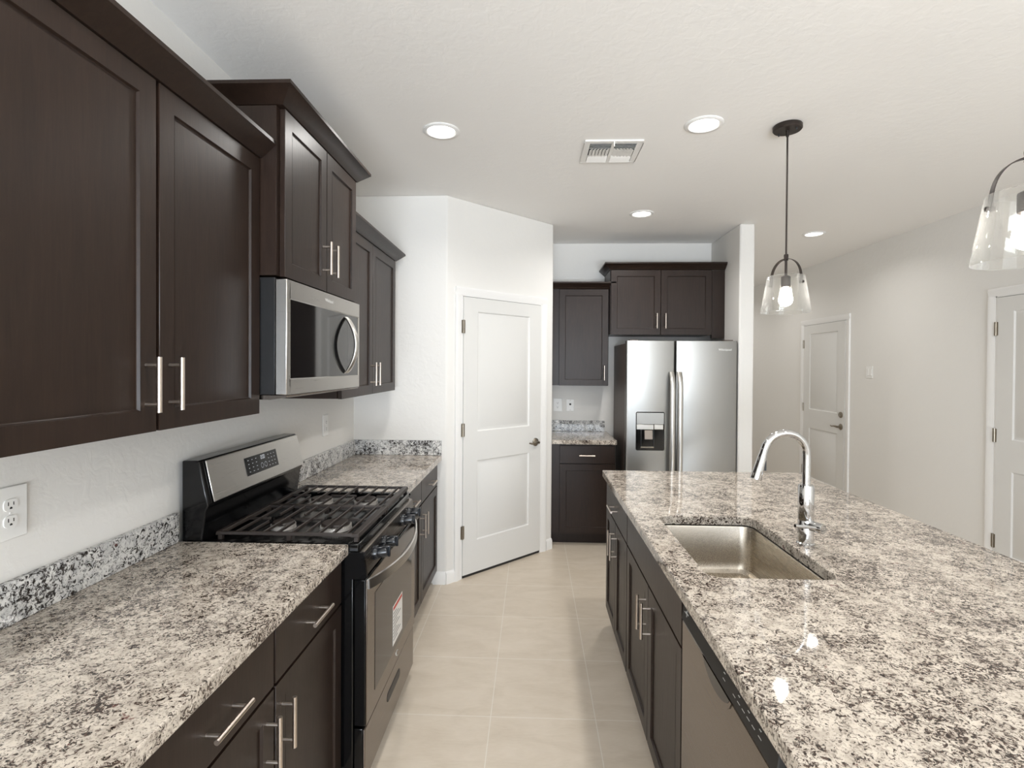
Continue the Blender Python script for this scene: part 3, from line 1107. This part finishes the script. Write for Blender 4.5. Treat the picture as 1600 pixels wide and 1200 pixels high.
def fdoor(x0, x1, nm):
    poly = [(x0, 0.068), (x0, 0.010), (x0 + 0.004, 0.003), (x0 + 0.014, 0.0), (x1 - 0.014, 0.0), (x1 - 0.004, 0.003), (x1, 0.010), (x1, 0.068)]
    o = obj(nm, MB().prism(poly, 0.10, 1.766, 'z'), M['steel_fridge'], t, 0.002)
    obj('gasket', MB().box(x0 + 0.01, x1 - 0.01, 0.068, 0.0749, 0.11, 1.74), M['fridge_gasket'], o)
    return o


ld = fdoor(0.0, sp - 0.001, 'door')
rd = fdoor(sp + 0.011, FW, 'door')


def fhandle(parent, x):
    h = MB()
    pts = []
    for i in range(21):
        u = i / 20
        z = 0.52 + 0.985 * u
        pts.append((x, -0.052 + 0.044 * (abs(2 * u - 1) ** 10), z))
    rings = []
    for p in pts:
        rings.append([(p[0] + 0.022 * math.cos(a), p[1] + 0.012 * math.sin(a), p[2]) for a in [2 * PI * k / 14 for k in range(14)]])
    h.rings(rings, True)
    o = obj('door_handle', h, M['steel_v'], parent)
    return o


fhandle(ld, sp - 0.027)
fhandle(rd, sp + 0.037)
# dispenser in left door
dx0, dx1, dz0, dz1 = 0.082, 0.322, 0.842, 1.168
dp = MB()
dp.prism(rrect(dx0, dx1, dz0, dz1, 0.014, 5), -0.003, 0.0, 'y')
do = obj('dispenser', dp, M['black'], ld)
do['label'] = 'black ice and water dispenser'
obj('dispenser_panel', MB().box(dx0 + 0.006, dx1 - 0.006, -0.006, -0.003, dz1 - 0.105, dz1 - 0.008), M['steel_fridge'], do, 0.002)
bz = MB().box(dx0 + 0.004, dx0 + 0.145, -0.020, -0.003, dz1 - 0.148, dz1 - 0.107)
bz.box(dx0 + 0.152, dx1 - 0.012, -0.010, -0.003, dz1 - 0.148, dz1 - 0.107)
obj('dispenser_ledge', bz, M['steel'], do, 0.002)
pdl = MB().prism([(-0.018, dz1 - 0.230), (-0.005, dz1 - 0.230), (-0.004, dz1 - 0.155), (-0.010, dz1 - 0.155)], dx0 + 0.072, dx0 + 0.138, 'x')
obj('dispenser_paddle', pdl, M['steel_dark'], do)
obj('dispenser_tray', MB().box(dx0 + 0.04, dx0 + 0.15, -0.016, -0.003, dz0 + 0.024, dz0 + 0.034), M['nickel_dark'], do)
sidew = MB().prism([(dx0 + 0.040, dz1 - 0.150), (dx0 + 0.040, dz0 + 0.018), (dx0 + 0.150, dz0 + 0.018), (dx0 + 0.150, dz1 - 0.150), (dx0 + 0.144, dz1 - 0.150), (dx0 + 0.144, dz0 + 0.023), (dx0 + 0.046, dz0 + 0.023), (dx0 + 0.046, dz1 - 0.150)], -0.012, -0.003, 'y')
obj('dispenser_well', sidew, M['black_matte'], do)
tx = moved(text_mb('Whirlpool', 0.026), 0.818, -0.0006, 1.693)
obj('door_lettering', tx, M['logo'], rd)
for hx in (0.03, FW - 0.10):
    obj('hinge_cover', MB().box(hx, hx + 0.07, 0.02, 0.10, 1.7665, 1.776), M['fridge_side'], t)

# ------------------------------------------------------------------ dishwasher (island, faces -x world)
DX = 0.470
t = thing('dishwasher', 'stainless dishwasher with dark control strip built into the island', 'dishwasher', (DX, 1.556, 0), -PI / 2)
DWW = 0.606
obj('tub', MB().box(0.004, DWW - 0.004, 0.02, 0.58, 0.09, 0.862), M['black_matte'], t)
obj('toe_panel', MB().box(0.006, DWW - 0.006, 0.055, 0.075, 0.0, 0.10), M['black_matte'], t)
dd = MB().box(0.003, DWW - 0.003, -0.024, 0.018, 0.112, 0.800)
ddo = obj('door', dd, M['steel_dark'], t, 0.004)
cpn = MB().prism([(-0.026, 0.803), (0.018, 0.803), (0.018, 0.866), (-0.012, 0.866), (-0.020, 0.858)], 0.003, DWW - 0.003, 'x')
cdo = obj('control_panel', cpn, M['fridge_gasket'], t, 0.002)
# pocket handle: crescent recess in the door top
pk = MB()
arc = [(0.19 + 0.20 * i / 16, 0.7995 - 0.050 * math.sin(PI * i / 16) ** 0.6) for i in range(17)]
pk.prism(arc, -0.0262, -0.0240, 'y')
pko = obj('pocket_handle', pk, M['steel_dark'], ddo)
pk2 = MB().prism([(0.20 + 0.18 * i / 16, 0.7995 - 0.034 * math.sin(PI * i / 16) ** 0.6) for i in range(17)], -0.0268, -0.0262, 'y')
obj('pocket_recess', pk2, M['black'], pko)
cm = MB()
for k, x in enumerate((0.34, 0.40, 0.425, 0.45, 0.475, 0.50, 0.53)):
    zc = 0.832
    yc = -0.0236
    cm.box(x - 0.007, x + 0.007, yc - 0.0008, yc + 0.003, zc - 0.009, zc - 0.0075)
    if k % 2 == 0:
        cm.box(x - 0.004, x + 0.004, yc - 0.0002, yc + 0.003, zc + 0.006, zc + 0.0072)
for dx, dz in ((0.036, 0.0), (0.050, 0.003)):
    cm.box(dx - 0.010, dx + 0.010, -0.0242, -0.02, 0.833 + dz, 0.835 + dz)
cm.box(0.044, 0.046, -0.0242, -0.02, 0.826, 0.844)
obj('panel_markings', cm, M['mark'], cdo)

# ------------------------------------------------------------------ pendants
PX, PY = 1.250, 2.640


def pendant(loc, rz, label):
    t = thing('pendant_light', label, 'pendant light', loc, rz, 'glass pendant lights over the island')
    cn = MB().lathe([(0.0, 0.0), (0.064, 0.0), (0.067, -0.004), (0.067, -0.020), (0.062, -0.026), (0.0, -0.026)], (0, 0, 0), 36)
    cno = obj('canopy', cn, M['bronze'], t)
    for a in (0.0, PI):
        obj('canopy_screw', MB().lathe_dir([(0.0, 0), (0.004, 0.0), (0.004, 0.010), (0.0025, 0.013), (0.0, 0.013)], (0.046 * math.cos(a), 0.046 * math.sin(a), -0.025), (0, 0, -1), 12), M['black_matte'], cno)
    obj('stem', MB().tube([(0, 0, -0.02), (0.0, 0, -0.645)], 0.0042, 12).lathe_dir([(0.0, 0.0), (0.009, 0.0), (0.007, 0.03), (0.0, 0.03)], (0, 0, -0.025), (0, 0, -1), 16), M['bronze'], t)
    obj('collar', MB().lathe([(0.0, -0.636), (0.0095, -0.636), (0.0105, -0.642), (0.0095, -0.662), (0.0105, -0.666), (0.0, -0.668)], (0, 0, 0), 20), M['bronze'], t)
    obj('inner_rod', MB().tube([(0, 0, -0.66), (0, 0, -0.745)], 0.006, 14), M['bronze'], t)
    # strap
    pts = []
    for i in range(33):
        u = i / 32
        a = PI * u
        x = 0.079 * math.cos(a)
        z = -0.782 + 0.124 * math.sin(a) ** 0.75
        pts.append((x, z))
    pts = [(0.0795, -0.790)] + pts + [(-0.0795, -0.790)]
    mb = MB()
    rings = []
    for i, p in enumerate(pts):
        a = pts[max(i - 1, 0)]
        c = pts[min(i + 1, len(pts) - 1)]
        tx_, tz_ = c[0] - a[0], c[1] - a[1]
        L = math.hypot(tx_, tz_)
        nx, nz = -tz_ / L * 0.0013, tx_ / L * 0.0013
        rings.append([(p[0] - nx, -0.0095, p[1] - nz), (p[0] + nx, -0.0095, p[1] + nz), (p[0] + nx, 0.0095, p[1] + nz), (p[0] - nx, 0.0095, p[1] - nz)])
    mb.rings(rings, False)
    mb_o = obj('strap_handle', mb, M['bronze'], t)
    for sgn in (1, -1):
        obj('rivet', MB().lathe_dir([(0.0, -0.004), (0.0055, -0.004), (0.0055, 0.011), (0.0075, 0.012), (0.006, 0.016), (0.0, 0.017)], (sgn * 0.0745, 0, -0.782), (sgn, 0, 0), 16), M['bronze'], mb_o)
    # glass shade
    outp = [(0.0835, -0.746), (0.1130, -0.922)]
    prof = [(0.0815, -0.746), (0.0835, -0.7445), (0.0850, -0.746), (0.1140, -0.920), (0.1140, -0.9225), (0.1125, -0.924), (0.1110, -0.922)]
    sh_ = MB()
    rings = [[(r * math.cos(2 * PI * k / 64), r * math.sin(2 * PI * k / 64), z) for k in range(64)] for r, z in prof + [prof[0]]]
    sh_.rings(rings, True, False, False)
    obj('glass_shade', sh_, M['glass'], t)
    obj('socket', MB().lathe([(0.0, -0.741), (0.012, -0.741), (0.021, -0.746), (0.022, -0.750), (0.022, -0.796), (0.018, -0.798), (0.0, -0.798)], (0, 0, 0), 28), M['bronze'], t)
    bu = obj('bulb', MB().lathe([(0.0, -0.7985), (0.013, -0.7985), (0.014, -0.812), (0.022, -0.826), (0.030, -0.843), (0.0325, -0.858), (0.030, -0.873), (0.020, -0.886), (0.008, -0.892), (0.0, -0.893)], (0, 0, 0), 28), M['bulb'], t)
    return t


pl = pendant((PX, PY, CEIL), math.radians(122), 'farther bronze pendant lamp with clear glass shade, fully visible')
dup(pl, (PX + 0.012, 1.385, CEIL), math.radians(165), 'nearer bronze pendant lamp with clear glass shade, cut by the frame edge')


# ------------------------------------------------------------------ recessed lights and vent
def can_light(loc, label):
    t = thing('recessed_light', label, 'ceiling light', loc, 0, 'recessed ceiling lights')
    obj('trim_ring', MB().lathe([(0.092, 0.0), (0.093, -0.004), (0.088, -0.008), (0.074, -0.009), (0.068, -0.004), (0.068, 0.0)], (0, 0, 0), 48), M['trim'], t)
    obj('lens', MB().lathe([(0.0, -0.003), (0.068, -0.003), (0.068, -0.001), (0.0, -0.001)], (0, 0, 0), 48), M['lens'], t)
    d = bpy.data.lights.new('recessed_lamp', 'AREA')
    d.shape = 'DISK'
    d.size = 0.13
    d.energy = 9.2
    d.spread = math.radians(150)
    d.color = (1.0, 0.975, 0.94)
    lo = bpy.data.objects.new('recessed_lamp', d)
    COL.objects.link(lo)
    lo.parent = t
    lo.location = (0, 0, -0.012)
    return t


def dim(t, watt):
    for ch in t.children:
        if ch.type == 'LIGHT':
            ch.data = ch.data.copy()
            ch.data.energy = watt


c0 = can_light((-0.475, 2.655, CEIL), 'round recessed ceiling light nearest the left cabinets')
dup(c0, (0.834, 2.615, CEIL), 0, 'round recessed ceiling light between the vent and the farther pendant')
dup(c0, (0.840, 4.120, CEIL), 0, 'round recessed ceiling light in front of the refrigerator')
dim(dup(c0, (2.495, 4.760, CEIL), 0, 'round recessed ceiling light over the hallway right of the divider wall'), 5.0)
dim(dup(c0, (-0.475, 0.95, CEIL), 0, 'added round recessed ceiling light over the near left counter, out of frame'), 5.0)  # this and the next three are unseen cans added to light the room
dim(dup(c0, (0.834, 0.90, CEIL), 0, 'added round recessed ceiling light over the near island end, out of frame'), 5.0)
dim(dup(c0, (2.495, 6.60, CEIL), 0, 'added round recessed ceiling light deeper in the hallway, unseen behind the divider wall'), 5.0)
dim(dup(c0, (2.495, 8.10, CEIL), 0, 'added round recessed ceiling light at the hallway end, unseen'), 5.0)

t = thing('air_vent', 'white rectangular air supply vent in the ceiling', 'vent', (0.422, 2.93, CEIL))
fr = MB()
for (a, b_, c_, d_) in ((-0.155, 0.155, -0.153, -0.126), (-0.155, 0.155, 0.126, 0.153), (-0.155, -0.124, -0.126, 0.126), (0.124, 0.155, -0.126, 0.126)):
    fr.box(a, b_, c_, d_, -0.010, 0.0)
obj('frame', fr, M['vent_white'], t, 0.003)
obj('duct', MB().box(-0.124, 0.124, -0.126, 0.126, -0.0015, -0.0005), M['dark'], t)
obj('center_bar', MB().box(-0.008, 0.008, -0.126, 0.126, -0.010, -0.002), M['vent_white'], t)


def louver(mb, p, q, tilt):
    """thin tilted blade from p to q (xy) hanging below the ceiling"""
    d = Vector((q[0] - p[0], q[1] - p[1], 0)).normalized()
    n_ = Vector((-d.y, d.x, 0))
    a = n_ * 0.5 * tilt[0]
    vs = []
    for pt in (p, q):
        P_ = Vector((pt[0], pt[1], 0))
        for s_, z in ((-1, -0.002), (1, tilt[1])):
            vs.append(P_ + a * s_ + Vector((0, 0, z)))
            vs.append(P_ + a * s_ + Vector((0, 0, z - 0.0012)))
    mb.add(vs, [(0, 2, 6, 4), (1, 5, 7, 3), (0, 4, 5, 1), (2, 3, 7, 6), (0, 1, 3, 2), (4, 6, 7, 5)])


for sx in (-1, 1):
    for k in range(6):
        x = sx * (0.020 + 0.018 * k)
        mb = MB()
        louver(mb, (x, -0.045), (x, 0.045), (0.018 * -sx, -0.012))
        obj('louver', mb, M['vent_white'], t)
    for k in range(4):
        for s2 in (-1, 1):
            mb = MB()
            y = s2 * (0.058 + 0.019 * k)
            louver(mb, (min(sx * 0.010, sx * 0.122), y), (max(sx * 0.010, sx * 0.122), y), (0.018 * s2, -0.012))
            obj('louver', mb, M['vent_white'], t)
obj('damper_lever', MB().box(-0.004, 0.002, -0.150, -0.146, -0.035, -0.008), M['vent_white'], t)


# ------------------------------------------------------------------ wall plates
def plate(loc, rz, label, w_, h_, kind, cat):
    t = thing('wall_outlet' if kind == 'outlet' else ('light_switch' if kind == 'switch' else 'wall_jack'), label, cat, loc, rz, None)
    obj('cover_plate', MB().box(-w_ / 2, w_ / 2, -0.006, -0.0005, -h_ / 2, h_ / 2), M['plastic'], t, 0.003)
    if kind == 'outlet':
        for dz in (-0.020, 0.020):
            r = MB().prism(rrect(-0.017, 0.017, dz - 0.0145, dz + 0.0145, 0.011, 5), -0.0085, -0.006, 'y')
            ro = obj('receptacle', r, M['plastic'], t)
            sl_ = MB()
            sl_.box(-0.0075, -0.0055, -0.0089, -0.008, dz - 0.001, dz + 0.008)
            sl_.box(0.0055, 0.0075, -0.0089, -0.008, dz - 0.001, dz + 0.007)
            sl_.prism([(-0.003, dz - 0.0095), (0.003, dz - 0.0095), (0.003, dz - 0.006), (0.0, dz - 0.004), (-0.003, dz - 0.006)], -0.0089, -0.008, 'y')
            obj('slots', sl_, M['slot'], ro)
        obj('screw', MB().lathe_dir([(0.0, 0), (0.003, 0), (0.002, 0.0012), (0, 0.0014)], (0, -0.006, 0), (0, -1, 0), 12), M['plastic'], t)
    elif kind == 'switch':
        for dx in (-0.022, 0.022):
            obj('rocker', MB().prism([(-0.006, -0.033), (-0.012, -0.031), (-0.008, 0.0), (-0.010, 0.031), (-0.006, 0.033)], dx - 0.016, dx + 0.016, 'x'), M['plastic'], t)
    else:
        obj('jack', MB().lathe_dir([(0.0, 0), (0.010, 0), (0.010, 0.003), (0.006, 0.004), (0.0, 0.002)], (0, -0.006, 0.010), (0, -1, 0), 20), M['slot'], t)
        for dz in (-0.046, 0.046):
            obj('screw', MB().lathe_dir([(0.0, 0), (0.003, 0), (0.002, 0.0012), (0, 0.0014)], (0, -0.006, dz), (0, -1, 0), 12), M['nickel_dark'], t)
    return t


plate((XL, 1.214, 1.181), PI / 2, 'white double outlet on the left wall above the near counter', 0.089, 0.130, 'outlet', 'outlet')
plate((XL, 3.143, 1.176), PI / 2, 'white double outlet on the left wall beyond the gas range', 0.080, 0.130, 'outlet', 'outlet')
plate((0.243, YB, 1.168), 0, 'white double outlet on the back wall above the small counter', 0.086, 0.128, 'outlet', 'outlet')
plate((0.366, YB, 1.166), 0, 'white plate with dark round jack beside the back wall outlet', 0.074, 0.118, 'jack', 'wall plate')
plate((XR, 5.186, 1.508), -PI / 2, 'small white two rocker switch plate on the right wall', 0.100, 0.118, 'switch', 'light switch')
